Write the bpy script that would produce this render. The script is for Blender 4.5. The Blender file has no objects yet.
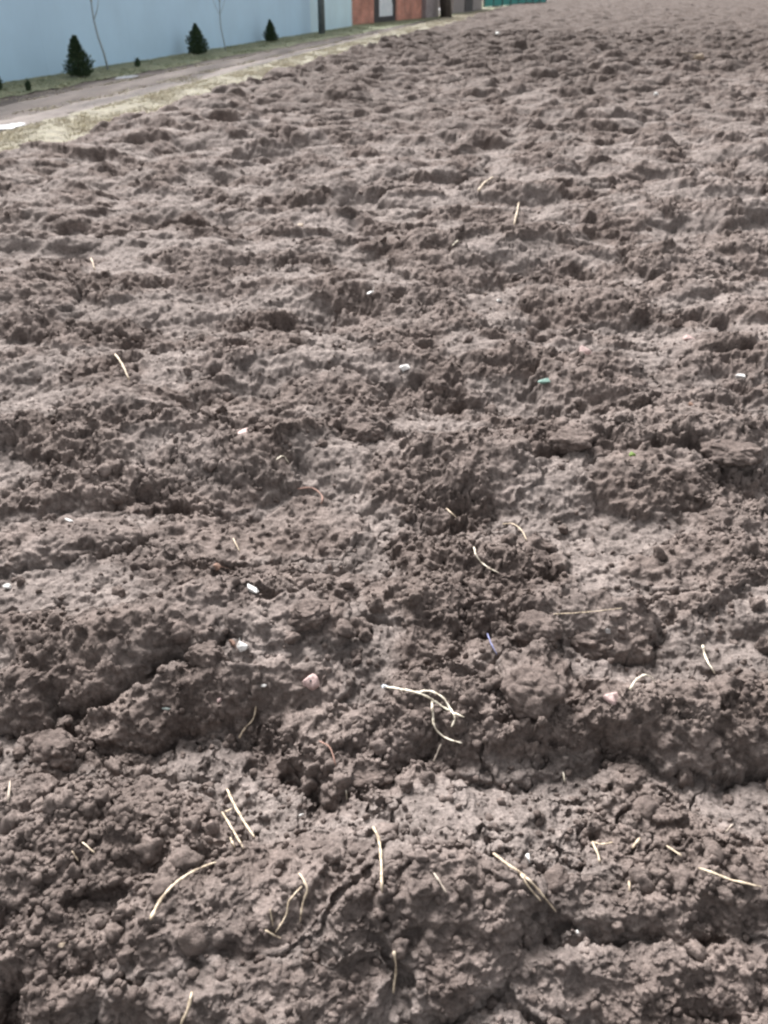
import bpy, bmesh, math, random
import numpy as np
from mathutils import Vector, Matrix, Euler
R = math.radians
random.seed(4)
sc = bpy.context.scene
C = sc.collection

# ------------------------------------------------------------------ camera, sky, sun, exposure
W, H, F = 768, 1024, 850.0
PITCH = R(31.8); CZ = 1.5
cam_d = bpy.data.cameras.new('camera'); cam = bpy.data.objects.new('camera', cam_d); C.objects.link(cam)
cam.location = (0, 0, CZ); cam.rotation_euler = (R(90) - PITCH, 0, 0)
cam_d.sensor_fit = 'VERTICAL'; cam_d.sensor_height = 36; cam_d.lens = 36 * F / 1024
cam_d.clip_start = 0.05; cam_d.clip_end = 2000
cam_d.dof.use_dof = True; cam_d.dof.focus_distance = 2.3; cam_d.dof.aperture_fstop = 5.0
sc.camera = cam
sc.cycles.pixel_filter_type = 'BLACKMAN_HARRIS'; sc.cycles.filter_width = 2.3
SUN_EL, SUN_AZ = R(46), R(-24)          # azimuth measured from +Y (straight ahead) towards +X
world = bpy.data.worlds.new('World'); sc.world = world; world.use_nodes = True
nt = world.node_tree; nt.nodes.clear()
sky = nt.nodes.new('ShaderNodeTexSky'); sky.sky_type = 'NISHITA'; sky.sun_disc = False
sky.sun_elevation = SUN_EL; sky.sun_rotation = SUN_AZ; sky.air_density = 1.0; sky.dust_density = 5.0; sky.ozone_density = 0.6
hs = nt.nodes.new('ShaderNodeHueSaturation'); hs.inputs['Saturation'].default_value = 0.12
bg = nt.nodes.new('ShaderNodeBackground'); bg.inputs['Strength'].default_value = 0.085
wo = nt.nodes.new('ShaderNodeOutputWorld')
nt.links.new(sky.outputs[0], hs.inputs['Color']); nt.links.new(hs.outputs[0], bg.inputs['Color']); nt.links.new(bg.outputs[0], wo.inputs[0])
sd = bpy.data.lights.new('sun', 'SUN'); sd.energy = 2.5; sd.angle = R(18); sd.color = (1.0, 0.965, 0.95)
sun = bpy.data.objects.new('sun', sd); C.objects.link(sun)
dirv = Vector((math.sin(SUN_AZ) * math.cos(SUN_EL), math.cos(SUN_AZ) * math.cos(SUN_EL), math.sin(SUN_EL)))
sun.rotation_euler = dirv.to_track_quat('Z', 'Y').to_euler(); sun.location = dirv * 30
sc.view_settings.view_transform = 'Standard'; sc.view_settings.look = 'None'
sc.view_settings.gamma = 1; sc.view_settings.exposure = 1.84; sc.view_settings.use_curve_mapping = False

# ------------------------------------------------------------------ helpers
def ray(px, py):
    a = (px - W / 2) / F; b = -(py - H / 2) / F
    fw = Vector((0, math.cos(PITCH), -math.sin(PITCH))); up = Vector((0, math.sin(PITCH), math.cos(PITCH)))
    return (fw + up * b + Vector((a, 0, 0)))          # depth-1 ray (not normalised)
def gp(px, py, z=0.0):
    d = ray(px, py); t = (z - CZ) / d.z
    return Vector((d.x * t, d.y * t, z))
def depth_at(px, py, z=0.0):
    return (z - CZ) / ray(px, py).z
def tag(o, label=None, cat=None, group=None, kind=None):
    if label: o['label'] = label
    if cat: o['category'] = cat
    if group: o['group'] = group
    if kind: o['kind'] = kind
    return o
def empty(name, loc=(0, 0, 0), rz=0):
    o = bpy.data.objects.new(name, None); C.objects.link(o); o.location = loc; o.rotation_euler = (0, 0, rz); o.empty_display_size = 0.1
    return o
def link(name, me, m, parent=None, smooth=False):
    o = bpy.data.objects.new(name, me); C.objects.link(o)
    if m: me.materials.append(m)
    if parent: o.parent = parent
    if smooth:
        me.polygons.foreach_set('use_smooth', np.ones(len(me.polygons), dtype=bool)); me.update()
    return o
def obj(name, bm, m, parent=None, smooth=False):
    me = bpy.data.meshes.new(name); bm.to_mesh(me); bm.free()
    return link(name, me, m, parent, smooth)
def np_mesh(name, verts, faces):
    """verts (N,3), faces (M,k) numpy"""
    me = bpy.data.meshes.new(name); n, m, k = len(verts), len(faces), faces.shape[1]
    me.vertices.add(n); me.vertices.foreach_set('co', verts.astype(np.float32).ravel())
    me.loops.add(m * k); me.loops.foreach_set('vertex_index', faces.astype(np.int32).ravel())
    me.polygons.add(m); me.polygons.foreach_set('loop_start', np.arange(0, m * k, k, dtype=np.int32))
    me.update(calc_edges=True)
    return me
def box(bm, x0, x1, y0, y1, z0, z1, rot=None, bevel=0):
    r = bmesh.ops.create_cube(bm, size=1)
    M = Matrix.Translation(((x0 + x1) / 2, (y0 + y1) / 2, (z0 + z1) / 2)) @ Matrix.Diagonal((x1 - x0, y1 - y0, z1 - z0, 1))
    bmesh.ops.transform(bm, matrix=M, verts=r['verts'])
    if bevel:
        es = list({e for v in r['verts'] for e in v.link_edges})
        bmesh.ops.bevel(bm, geom=es, offset=bevel, segments=1, affect='EDGES')
    return r
def tube(bm, pts, rads, n=7, flat=1.0):
    pts = [Vector(p) for p in pts]; rings = []
    for i, p in enumerate(pts):
        t = (pts[min(i + 1, len(pts) - 1)] - pts[max(i - 1, 0)]).normalized()
        a = t.cross(Vector((0.21, 0.13, 1)));
        if a.length < 1e-3: a = t.cross(Vector((1, 0, 0)))
        a.normalize(); b = t.cross(a)
        r = rads[i] if hasattr(rads, '__len__') else rads
        rings.append([bm.verts.new(p + (a * math.cos(k * 2 * math.pi / n) + b * math.sin(k * 2 * math.pi / n) * flat) * r) for k in range(n)])
    for i in range(len(rings) - 1):
        for k in range(n):
            bm.faces.new((rings[i][k], rings[i][(k + 1) % n], rings[i + 1][(k + 1) % n], rings[i + 1][k]))
    bm.faces.new(rings[0][::-1]); bm.faces.new(rings[-1])

# ---- numpy noise
def _h(ix, iy, seed):
    n = (ix.astype(np.int64) * 374761393 + iy.astype(np.int64) * 668265263 + seed * 974634777) & 0xffffffff
    n = ((n ^ (n >> 13)) * 1274126177) & 0xffffffff
    n = n ^ (n >> 16)
    return (n & 0xffff).astype(np.float32) / 65535.0, ((n >> 16) & 0xffff).astype(np.float32) / 65535.0
def perlin(x, y, seed=0):
    ix = np.floor(x); iy = np.floor(y); fx = (x - ix).astype(np.float32); fy = (y - iy).astype(np.float32)
    u = fx * fx * fx * (fx * (fx * 6 - 15) + 10); v = fy * fy * fy * (fy * (fy * 6 - 15) + 10)
    def g(dx, dy):
        a, _ = _h(ix + dx, iy + dy, seed); a = a * 6.2831853
        return np.cos(a) * (fx - dx) + np.sin(a) * (fy - dy)
    n0 = g(0, 0) * (1 - u) + g(1, 0) * u; n1 = g(0, 1) * (1 - u) + g(1, 1) * u
    return (n0 * (1 - v) + n1 * v) * 1.5
def fbm(x, y, seed, o=3):
    s = 0; a = 1.0
    for i in range(o):
        s = s + a * perlin(x * 2 ** i, y * 2 ** i, seed + i * 17); a *= 0.5
    return s
def clods(x, y, cell, seed, rmin=0.35, rmax=0.78, asp=1.6, power=0.55, prob=0.9):
    """union of rotated elliptic domes on a jittered lattice: 0..~1, height scales with size"""
    f = .55 / cell
    X = x / cell + .30 * perlin(x * f, y * f, seed + 5) + .13 * perlin(x * f * 3.1, y * f * 3.1, seed + 7)
    Y = y / cell + .30 * perlin(x * f, y * f, seed + 6) + .13 * perlin(x * f * 3.1, y * f * 3.1, seed + 8); ix = np.floor(X); iy = np.floor(Y)
    out = np.zeros_like(X)
    for dx in (-1, 0, 1):
        for dy in (-1, 0, 1):
            a, b = _h(ix + dx, iy + dy, seed); c, d = _h(ix + dx, iy + dy, seed + 991)
            cx = ix + dx + a; cy = iy + dy + b
            r = rmin + (rmax - rmin) * c * c
            th = (d - 0.5) * 2.2 + 0.25; e = 1 + (asp - 1) * c
            px = X - cx; py = Y - cy; ct = np.cos(th); st = np.sin(th)
            qx = (px * ct + py * st) / (r * e); qy = (-px * st + py * ct) / r
            q = 1 - (qx * qx + qy * qy)
            tl = (a - .5) * px * .8 + (c - .5) * py * .8          # each lump is tilted, so tops read as broken faces
            hgt = np.where(b < prob, np.maximum(q, 0) ** power * r * np.maximum(0.6 + 0.4 * d + tl, .05), 0)
            out = np.maximum(out, hgt)
    return out
def sstep(a, b, x):
    t = np.clip((x - a) / (b - a), 0, 1); return t * t * (3 - 2 * t)

def noise3(v, f, seed):
    return perlin(v[:, 0] * f + v[:, 2] * f * 1.7 + seed, v[:, 1] * f - v[:, 2] * f * .9, seed) + perlin(v[:, 2] * f + 7.1, v[:, 0] * f * .8 + v[:, 1] * f * .7, seed + 3)
def lump(sub, seed, amp=.28, f=1.1):
    bm = bmesh.new(); bmesh.ops.create_icosphere(bm, subdivisions=sub, radius=1)
    v = np.array([q.co[:] for q in bm.verts], dtype=np.float64); fc = np.array([[q.index for q in p.verts] for p in bm.faces]); bm.free()
    d = 1 + amp * noise3(v, f, seed) + amp * .5 * noise3(v, f * 2.6, seed + 11)
    if sub > 2: d += amp * .3 * noise3(v, f * 6, seed + 23)
    v = v * d[:, None]
    return v, fc

# ------------------------------------------------------------------ layout lines taken on the ground
def gline(p, q):
    return gp(*p), gp(*q)
D0, D1 = gline((0, 158), (500, 9))         # field edge / dry grass
C0, C1 = gline((0, 133), (480, 8))         # dry grass / track
B0, B1 = gline((0, 98), (350, 35))         # track / green strip
A0, A1 = gline((0, 84), (352, 26.5))         # foot of the blue wall
def xline(P, Q, y):
    return P.x + (Q.x - P.x) * (y - P.y) / (Q.y - P.y)

# large clods and ridges of the photograph: pixel centre, width px, depth m, height m, rotation deg
FEAT = [(95, 850, 250, .26, .085, 12), (262, 905, 270, .17, .075, 26), (470, 950, 170, .22, .085, 8), (600, 925, 150, .10, .05, -18),
        (715, 905, 190, .20, .06, -5), (650, 1010, 260, .12, .05, 3), (250, 1015, 260, .14, .045, 12),
        (700, 728, 250, .23, .14, 5), (535, 690, 95, .15, .085, 5), (455, 705, 130, .15, .06, 18), (225, 705, 230, .14, .075, 12),
        (350, 735, 200, .15, .055, -3), (50, 748, 80, .10, .05, 0), (15, 700, 90, .18, .09, 0), (370, 772, 70, .07, .03, 0),
        (150, 650, 210, .22, .08, 25), (592, 640, 130, .17, .08, 0), (590, 745, 120, .12, .05, -20), (290, 640, 120, .15, .06, 0),
        (205, 535, 120, .26, .08, 10), (60, 545, 120, .24, .07, 15), (430, 610, 130, .22, .06, 20), (320, 585, 90, .16, .05, 0),
        (650, 480, 120, .26, .085, 14), (505, 560, 110, .22, .07, 0), (735, 450, 80, .22, .07, 5), (572, 438, 46, .16, .06, 0),
        (120, 415, 110, .36, .10, 0), (320, 402, 110, .30, .08, 30), (600, 385, 130, .36, .10, 30), (362, 432, 50, .2, .06, 0),
        (410, 322, 130, .5, .10, 18), (585, 305, 110, .45, .09, 10), (685, 268, 90, .5, .11, 0), (440, 270, 90, .5, .09, 0),
        (250, 415, 90, .3, .06, 10), (700, 410, 90, .3, .07, 0), (30, 300, 90, .5, .09, 0), (230, 470, 130, .3, .05, 10),
        (700, 570, 150, .25, .05, 5), (480, 480, 120, .3, .06, 0), (300, 520, 110, .25, .05, 10), (740, 255, 70, .5, .1, 0)]
def height(x, y, res):
    """field surface; res = local mesh spacing so that finer layers fade out far away"""
    x = x.astype(np.float32); y = y.astype(np.float32)
    wx = x + 0.07 * perlin(x * 3.1, y * 3.1, 5) + 0.022 * perlin(x * 11, y * 11, 6) + 0.009 * perlin(x * 31, y * 31, 8)
    wy = y + 0.07 * perlin(x * 3.1, y * 3.1, 15) + 0.022 * perlin(x * 11, y * 11, 16) + 0.009 * perlin(x * 31, y * 31, 18)
    z = 0.045 * perlin(wx * 0.7, wy * 1.5, 1) + 0.035 * perlin(wx * 1.6 + wy * .5, wy * 3.2, 2)
    z += 0.030 * np.sin(wy * 6.9 + 1.5 * perlin(wx * .5, wy * .8, 44) + 1.1)           # plough rows
    big = np.zeros_like(z); on = np.zeros_like(z); gap = np.zeros_like(z)
    nzf = .38 * perlin(wx * 6, wy * 8, 51) + .30 * perlin(wx * 15, wy * 19, 52) + .14 * perlin(x * 40, y * 40, 53); gpm = sstep(-.3, .4, perlin(wx * 5, wy * 5, 54))
    for (px, py, wpx, dep, hg, rot) in FEAT:
        P = gp(px, py, hg * .55); s = depth_at(px, py, hg * .55) / F; P.y += .40 * hg
        a = wpx * s * 0.55; b = dep * 0.62; th = R(rot)
        m = (np.abs(wx - P.x) < a * 1.5 + b) & (np.abs(wy - P.y) < a * 1.5 + b)
        if not m.any(): continue
        dx = wx[m] - P.x; dy = wy[m] - P.y
        qx = (dx * math.cos(th) + dy * math.sin(th)) / a; qy = (-dx * math.sin(th) + dy * math.cos(th)) / b
        qq = 1 - np.abs(qx) ** 2.4 - np.abs(qy) ** 2.4 + .75 * nzf[m]
        tilt = 1 + .28 * qy                                            # slices tip towards the near side
        q = np.maximum(qq, 0) ** 0.47 * hg * 0.92 * tilt
        big[m] = np.maximum(big[m], q); on[m] = np.maximum(on[m], sstep(0, .35, qq))
        gap[m] = np.maximum(gap[m], np.exp(-((qq + .14) / .16) ** 2) * min(hg * .28, .022) * gpm[m])
    rough = sstep(-0.22, 0.40, perlin(wx * 2.3, wy * 3.3, 71) + 0.3 * perlin(wx * 7, wy * 7, 72))   # smooth powdery pans vs broken ground
    near = sstep(3.2, 6.5, y)                                                          # beyond the hand-placed clods
    def fade(s): return np.clip((s / res - 2.5) / 3, 0, 1)
    far = 1 + .55 * sstep(7, 22, y)
    L = big + far * (0.35 + .85 * near) * 0.120 * clods(wx * .75, wy, .40, 11, power=.5, prob=.75)
    ca, sa = math.cos(.22), math.sin(.22)                                              # slices lie slightly aslant across the rows
    c2 = clods((wx * ca + wy * sa) * .62 + .3, (-wx * sa + wy * ca), .20, 12, rmin=.42, rmax=.82, power=.5, prob=.82)
    top2 = sstep(.12, .42, c2)
    L = L + far * (0.55 + .45 * rough) * (1 - .6 * on) * 0.105 * c2 * fade(.21)
    z = z + L - gap * (1 - on)
    m1 = (.10 + .90 * rough) * (1 - .5 * on) * (1 - .5 * top2)
    z += far * m1 * 0.056 * clods(x, y + .2, .12, 13, power=.45, prob=.8) * fade(.12)
    z += m1 * 0.028 * clods(x, y, .064, 14, power=.45, prob=.8) * fade(.064)
    z += m1 * 0.012 * clods(x, y, .034, 15, power=.45, prob=.8) * fade(.034)
    z += (.25 + .75 * rough) * (1 - .35 * top2) * 0.009 * clods(x, y, .018, 16, power=.5) * fade(.018)
    z += (.4 + .6 * rough) * 0.006 * clods(x, y, .0095, 19, power=.5) * fade(.0095)
    z -= m1 * 0.16 * clods(x + .5, y, .10, 23, rmin=.2, rmax=.5, power=.4, prob=.45) * .15 / .16 * fade(.10)      # dark gaps and holes
    z -= m1 * 0.075 * clods(x, y + .5, .045, 24, rmin=.2, rmax=.5, power=.4, prob=.45) * fade(.045)
    # a few cracks across the clods
    cr = np.abs(perlin(wx * 6.5, wy * 6.5, 90) + .5 * perlin(x * 23, y * 23, 91))
    z -= 0.020 * (1 - sstep(0, .06, cr)) * sstep(.15, .5, perlin(wx * 2, wy * 2, 93)) * fade(.05)
    z += 0.012 * perlin(x * 21, y * 21, 94) * fade(.05) + 0.006 * perlin(x * 48, y * 48, 98) * fade(.024) + 0.0025 * perlin(x * 130, y * 130, 99) * fade(.009)
    return z, L, (1 - rough) * (1 - .6 * on)

# ------------------------------------------------------------------ materials
def nmat(name):
    m = bpy.data.materials.new(name); m.use_nodes = True; n = m.node_tree; n.nodes.clear()
    b = n.nodes.new('ShaderNodeBsdfPrincipled'); o = n.nodes.new('ShaderNodeOutputMaterial'); n.links.new(b.outputs[0], o.inputs[0])
    b.inputs['Specular IOR Level'].default_value = 0.25
    return m, n, b
def noise_node(n, scale, detail=4, rough=.6, vec=None, dist=0):
    t = n.nodes.new('ShaderNodeTexNoise'); t.inputs['Scale'].default_value = scale; t.inputs['Detail'].default_value = detail
    t.inputs['Roughness'].default_value = rough; t.inputs['Distortion'].default_value = dist
    if vec: n.links.new(vec, t.inputs['Vector'])
    return t
def ramp(n, src, stops):
    r = n.nodes.new('ShaderNodeValToRGB'); e = r.color_ramp.elements
    while len(e) > 1: e.remove(e[-1])
    e[0].position = stops[0][0]; e[0].color = (*stops[0][1], 1)
    for p, c in stops[1:]:
        k = e.new(p); k.color = (*c, 1)
    n.links.new(src, r.inputs[0]); return r
def mixc(n, fac, a, b, mode='MIX'):
    m = n.nodes.new('ShaderNodeMix'); m.data_type = 'RGBA'; m.blend_type = mode
    for i, v in ((0, fac), (6, a), (7, b)):
        if hasattr(v, 'is_linked') or hasattr(v, 'links'): n.links.new(v, m.inputs[i])
        else: m.inputs[i].default_value = v if i == 0 else (*v, 1)
    return m.outputs[2]
def mat(name, stops, scale=8, detail=5, rough=.85, bump=0.0, bscale=40, bdist=.01, stretch=None, spec=.25, along=0):
    m, n, b = nmat(name)
    tc = n.nodes.new('ShaderNodeTexCoord'); v = tc.outputs['Object']
    if stretch:
        mr = n.nodes.new('ShaderNodeMapping'); mr.inputs['Rotation'].default_value = (0, 0, -along); n.links.new(v, mr.inputs['Vector'])
        mp = n.nodes.new('ShaderNodeMapping'); mp.inputs['Scale'].default_value = stretch; n.links.new(mr.outputs[0], mp.inputs['Vector']); v = mp.outputs[0]
    t = noise_node(n, scale, detail, .6, v); r = ramp(n, t.outputs['Fac'], stops)
    n.links.new(r.outputs[0], b.inputs['Base Color']); b.inputs['Roughness'].default_value = rough; b.inputs['Specular IOR Level'].default_value = spec
    if bump:
        t2 = noise_node(n, bscale, 4, .6, v); bp = n.nodes.new('ShaderNodeBump'); bp.inputs['Strength'].default_value = bump; bp.inputs['Distance'].default_value = bdist
        n.links.new(t2.outputs['Fac'], bp.inputs['Height']); n.links.new(bp.outputs[0], b.inputs['Normal'])
    return m
def soil_material(name, k=1.0):
    m, n, b = nmat(name)
    tc = n.nodes.new('ShaderNodeTexCoord'); v = tc.outputs['Object']
    t = noise_node(n, 1.1, 5, .6, v, .5)
    base = ramp(n, t.outputs['Fac'], [(.3, (.144 * k, .112 * k, .098 * k)), (.5, (.198 * k, .160 * k, .144 * k)), (.7, (.262 * k, .221 * k, .203 * k))])
    t2 = noise_node(n, 2.6, 4, .6, v, .3)            # reddish and grey earth in patches
    f2 = ramp(n, t2.outputs['Fac'], [(.45, (0, 0, 0)), (.68, (1, 1, 1))])
    c = mixc(n, f2.outputs[0], base.outputs[0], (.212 * k, .172 * k, .154 * k))
    ad = n.nodes.new('ShaderNodeAttribute'); ad.attribute_name = 'dust'; a_shade = n.nodes.new('ShaderNodeAttribute'); a_shade.attribute_name = 'far_shade'
    fd_ = ramp(n, ad.outputs['Fac'], [(.25, (0, 0, 0)), (.9, (.58, .58, .58))])
    c = mixc(n, fd_.outputs[0], c, (.300 * k, .262 * k, .243 * k))
    f_shade = ramp(n, a_shade.outputs['Fac'], [(0, (1, 1, 1)), (1, (.60, .595, .585))]); c = mixc(n, 1.0, c, f_shade.outputs[0], 'MULTIPLY')  # far relief shade multiplied into the soil colour
    t3 = noise_node(n, 70, 5, .75, v)                # grain
    g = ramp(n, t3.outputs['Fac'], [(.30, (.62, .62, .62)), (.5, (1, 1, 1)), (.70, (1.42, 1.41, 1.40))])
    c = mixc(n, 1.0, c, g.outputs[0], 'MULTIPLY')
    t4 = noise_node(n, 9, 6, .7, v)
    g2 = ramp(n, t4.outputs['Fac'], [(.35, (.70, .69, .69)), (.65, (1.32, 1.32, 1.32))])
    c = mixc(n, 1.0, c, g2.outputs[0], 'MULTIPLY')
    n.links.new(c, b.inputs['Base Color']); b.inputs['Roughness'].default_value = .95; b.inputs['Specular IOR Level'].default_value = .12
    t6 = noise_node(n, 16, 6, .75, v); bp0 = n.nodes.new('ShaderNodeBump'); bp0.inputs['Strength'].default_value = .6; bp0.inputs['Distance'].default_value = .03
    n.links.new(t6.outputs['Fac'], bp0.inputs['Height'])
    t5 = noise_node(n, 160, 5, .7, v)
    bp = n.nodes.new('ShaderNodeBump'); bp.inputs['Strength'].default_value = .8; bp.inputs['Distance'].default_value = .004
    n.links.new(t5.outputs['Fac'], bp.inputs['Height']); n.links.new(bp0.outputs[0], bp.inputs['Normal']); n.links.new(bp.outputs[0], b.inputs['Normal'])
    return m
M_soil = soil_material('soil', .62)

# ------------------------------------------------------------------ ploughed field: one displaced sheet
NR, NC, NS = 2050, 1250, 170
ys = [0.30]
while ys[-1] < 34: ys.append(ys[-1] * 1.00245)
while ys[-1] < 175: ys.append(ys[-1] * 1.0042)
ys = np.array(ys, dtype=np.float64)
s = np.linspace(-1, 1, NC)
g = np.cumsum(1.028 ** np.arange(1, NS + 1)) * (s[1] - s[0])
s = np.concatenate([-1 - g[::-1], s, 1 + g])
hw = 0.475 * ys + 0.45
X = hw[:, None] * s[None, :]; Y = np.repeat(ys[:, None], len(s), 1)
res = np.maximum((hw * (2 / NC))[:, None] * np.ones_like(X), np.gradient(ys)[:, None] * .4)
Z, L, DU = height(X, Y, res)
X = X.astype(np.float32); Y = Y.astype(np.float32)
# ploughing rolled the slices towards the near side: lean the tall clods that way
XX = X + 0.06 * perlin(X * 9, Y * 9, 201) * L * 8 * .2
YY = Y - 0.34 * L - 0.15 * (Z - L)
# the field stops at its left edge and sinks under the grass
ex = D0.x + (D1.x - D0.x) * (Y - D0.y) / (D1.y - D0.y) + 0.25 * perlin(X * .9, Y * .9, 301) + .1 * perlin(X * 4, Y * 4, 302)
k = sstep(-.25, .35, X - ex)
Z = Z * k - 0.10 * (1 - k) + .01
# rough the steep faces along their own normal, with noise that also runs up the slope
ddr = [np.gradient(q, axis=0) for q in (XX, YY, Z)]; ddc = [np.gradient(q, axis=1) for q in (XX, YY, Z)]
NX = ddc[1] * ddr[2] - ddc[2] * ddr[1]; NY = ddc[2] * ddr[0] - ddc[0] * ddr[2]; NZ = ddc[0] * ddr[1] - ddc[1] * ddr[0]
NL = np.sqrt(NX ** 2 + NY ** 2 + NZ ** 2) + 1e-12; NX /= NL; NY /= NL; NZ /= NL
steep = sstep(.05, .35, 1 - np.abs(NZ))
fd = np.clip((.035 / res - 2) / 3, 0, 1); fd2 = np.clip((.016 / res - 2) / 3, 0, 1)
U1 = XX + .4 * Z; V1 = .35 * YY + 1.25 * Z
dn = (steep * ((.010 * clods(U1, V1, .042, 401, power=.35, prob=.7) - .004) * fd + .004 * clods(U1, V1, .017, 402, power=.4) * fd2)
      + .004 * perlin(U1 * 34, V1 * 34, 404) * fd + .0035 * perlin(U1 * 80, V1 * 80, 403) * fd2 * (.4 + steep)) * k
XX = XX + NX * dn; YY = YY + NY * dn; Z = Z + NZ * dn
del ddr, ddc, NX, NY, NZ, NL, U1, V1, dn, fd, fd2
V = np.stack([XX, YY, Z], -1).reshape(-1, 3)
nr, nc = X.shape
idx = np.arange(nr * nc).reshape(nr, nc)
Fq = np.stack([idx[:-1, :-1], idx[:-1, 1:], idx[1:, 1:], idx[1:, :-1]], -1)
keep = (X - ex)[:-1, :-1] > -.8
Fq = Fq[keep]
used = np.zeros(nr * nc, bool); used[Fq.ravel()] = True
remap = np.cumsum(used) - 1
FAR_SH = sstep(8, 26, Y + 5 * perlin(Y * .12 + X * .2, X * .25, 331))                   # shade of distant clods, painted in as darker soil further out
DU = np.clip(DU * 1.0 + .35 * perlin(X * 5, Y * 6, 333), 0, 1) * (1 - .85 * FAR_SH)     # dry powder lying in the smooth pans, thinned where far shade is painted
fme = np_mesh('ploughed_field', V[used], remap[Fq])
for nm, ar in (('dust', DU), ('far_shade', FAR_SH)):
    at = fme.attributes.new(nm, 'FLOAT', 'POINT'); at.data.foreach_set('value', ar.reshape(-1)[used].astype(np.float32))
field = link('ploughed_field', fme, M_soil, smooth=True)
tag(field, 'grey brown ploughed soil thrown up in clods and rows', kind='structure')
del X, Y, Z, L, DU, FAR_SH, XX, YY, V, Fq
bpy.context.view_layer.update()


# ------------------------------------------------------------------ ground, grass strips, track
M_ground = mat('far_ground', [(.35, (.09, .085, .06)), (.6, (.14, .125, .09))], 2)
M_dry = mat('dry_grass_ground', [(.3, (.09, .082, .058)), (.5, (.145, .132, .094)), (.7, (.20, .187, .132))], 5, bump=.6, bscale=30, bdist=.02)
M_track = mat('track_earth', [(.38, (.038, .030, .026)), (.5, (.075, .060, .053)), (.62, (.140, .118, .105))], 1.0, 8, bump=.6, bscale=18, bdist=.02, stretch=(2.6, .22, 1), along=math.atan2(C1.y - C0.y, C1.x - C0.x) - R(90))
M_green = mat('green_strip_ground', [(.3, (.10, .12, .07)), (.55, (.17, .18, .11)), (.75, (.24, .22, .15))], 3, bump=.6, bscale=30, bdist=.02)
bm = bmesh.new(); q = 700
bm.faces.new([bm.verts.new(p) for p in ((-q, -q, -.12), (q, -q, -.12), (q, q, -.12), (-q, q, -.12))])
tag(obj('ground', bm, M_ground), 'dull open ground around the field', kind='structure')
def ext(P, Q, t):
    return P.x + (Q.x - P.x) * t, P.y + (Q.y - P.y) * t
def at_y(P, Q, y): return xline(P, Q, y)
def strip(name, label, l0, l1, y0, y1, z, amp, m, kind='structure', rut=0, pad=(0, 0)):
    """sheet between two ground lines l0 (left) and l1 (right), followed in y"""
    ny, nx = 420, 60
    yy = y0 * (y1 / y0) ** np.linspace(0, 1, ny)
    a = np.array([at_y(*l0, v) for v in yy]) - pad[0]; b = np.array([at_y(*l1, v) for v in yy]) + pad[1]
    u = np.linspace(0, 1, nx); X = a[:, None] * (1 - u) + b[:, None] * u; Y = np.repeat(yy[:, None], nx, 1)
    w = .10 * perlin(X * 2, Y * 2, 61); X2 = X + w * (np.abs(u - .5) > .48)
    zz = z + amp * (fbm(X * 1.5, Y * .6, 62, 4)) + amp * .6 * perlin(X * 7, Y * 5, 63)
    if rut:
        uu = u[None, :] + .03 * perlin(X * .3, Y * .3, 65)
        zz = zz - rut * (np.exp(-((uu - .28) / .06) ** 2) + np.exp(-((uu - .66) / .06) ** 2)) + rut * .8 * np.exp(-((uu - .47) / .09) ** 2)
    V = np.stack([X2, Y, zz], -1).reshape(-1, 3); idx = np.arange(ny * nx).reshape(ny, nx)
    Fq = np.stack([idx[:-1, :-1], idx[:-1, 1:], idx[1:, 1:], idx[1:, :-1]], -1).reshape(-1, 4)
    return tag(link(name, np_mesh(name, V, Fq), m, smooth=True), label, kind=kind)
LA, LB, LC, LD = (A0, A1), (B0, B1), (C0, C1), (D0, D1)
YF = 95
verge = strip('grass_verge', 'strip of dry yellow grass along the field edge', LC, LD, 5, YF, .005, .02, M_dry, pad=(.0, .45))
track = strip('dirt_track', 'grey brown dirt track between the dry grass and the wall', LB, LC, 5, YF, .0, .02, M_track, rut=.05, pad=(.1, 0))
gstrip = strip('green_strip', 'thin green grass strip along the foot of the blue wall', LA, LB, 5, YF, .012, .02, M_green, pad=(2.5, .05))
bpy.context.view_layer.update()
def drop(x, y, obs=(None,)):
    z = -.12
    for o in (field, verge, track, gstrip):
        h, loc, n, i = o.ray_cast(Vector((x, y, 3.0)), Vector((0, 0, -1)))
        if h: z = max(z, loc.z)
    return z
def blades(name, label, l0, l1, n, y0, y1, hmin, hmax, m, seed, pad=(0, 0), thr=-.1, wd=.006):
    rng = np.random.default_rng(seed)
    y = y0 * (y1 / y0) ** (rng.random(n * 3) ** 1.0); a = np.array([at_y(*l0, v) for v in y]) - pad[0]; b = np.array([at_y(*l1, v) for v in y]) + pad[1]
    x = a + (b - a) * rng.random(n * 3)
    kk = perlin(x * 1.3, y * .8, seed) + .5 * perlin(x * 5, y * 4, seed + 1) > thr - .35 * rng.random(n * 3)
    x, y = x[kk][:n], y[kk][:n]; n = len(x); h = hmin + (hmax - hmin) * rng.random(n) ** 1.6
    sw = wd * (1 + y / 12); az = rng.random(n) * 6.283; ln = h * (.3 + 1.1 * rng.random(n)); la = rng.random(n) * 6.283
    z0 = np.full(n, -.02)
    P = np.stack([x, y, z0], -1); s1 = np.stack([np.cos(az), np.sin(az), 0 * az], -1) * sw[:, None]
    lean = np.stack([np.cos(la) * ln, np.sin(la) * ln, h], -1)
    V = np.stack([P - s1, P + s1, P + s1 * .7 + lean * np.array([.4, .4, .65]), P - s1 * .7 + lean * np.array([.4, .4, .65]), P + lean], 1).reshape(-1, 3)
    o = np.arange(n)[:, None] * 5
    T = np.concatenate([o + [0, 1, 2], o + [0, 2, 3], o + [3, 2, 4]], 0)
    return tag(link(name, np_mesh(name, V, T), m), label, kind='stuff')
M_blade = mat('dry_blades', [(.3, (.36, .32, .25)), (.5, (.46, .42, .33)), (.7, (.56, .52, .41))], 3, rough=.8)
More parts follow.
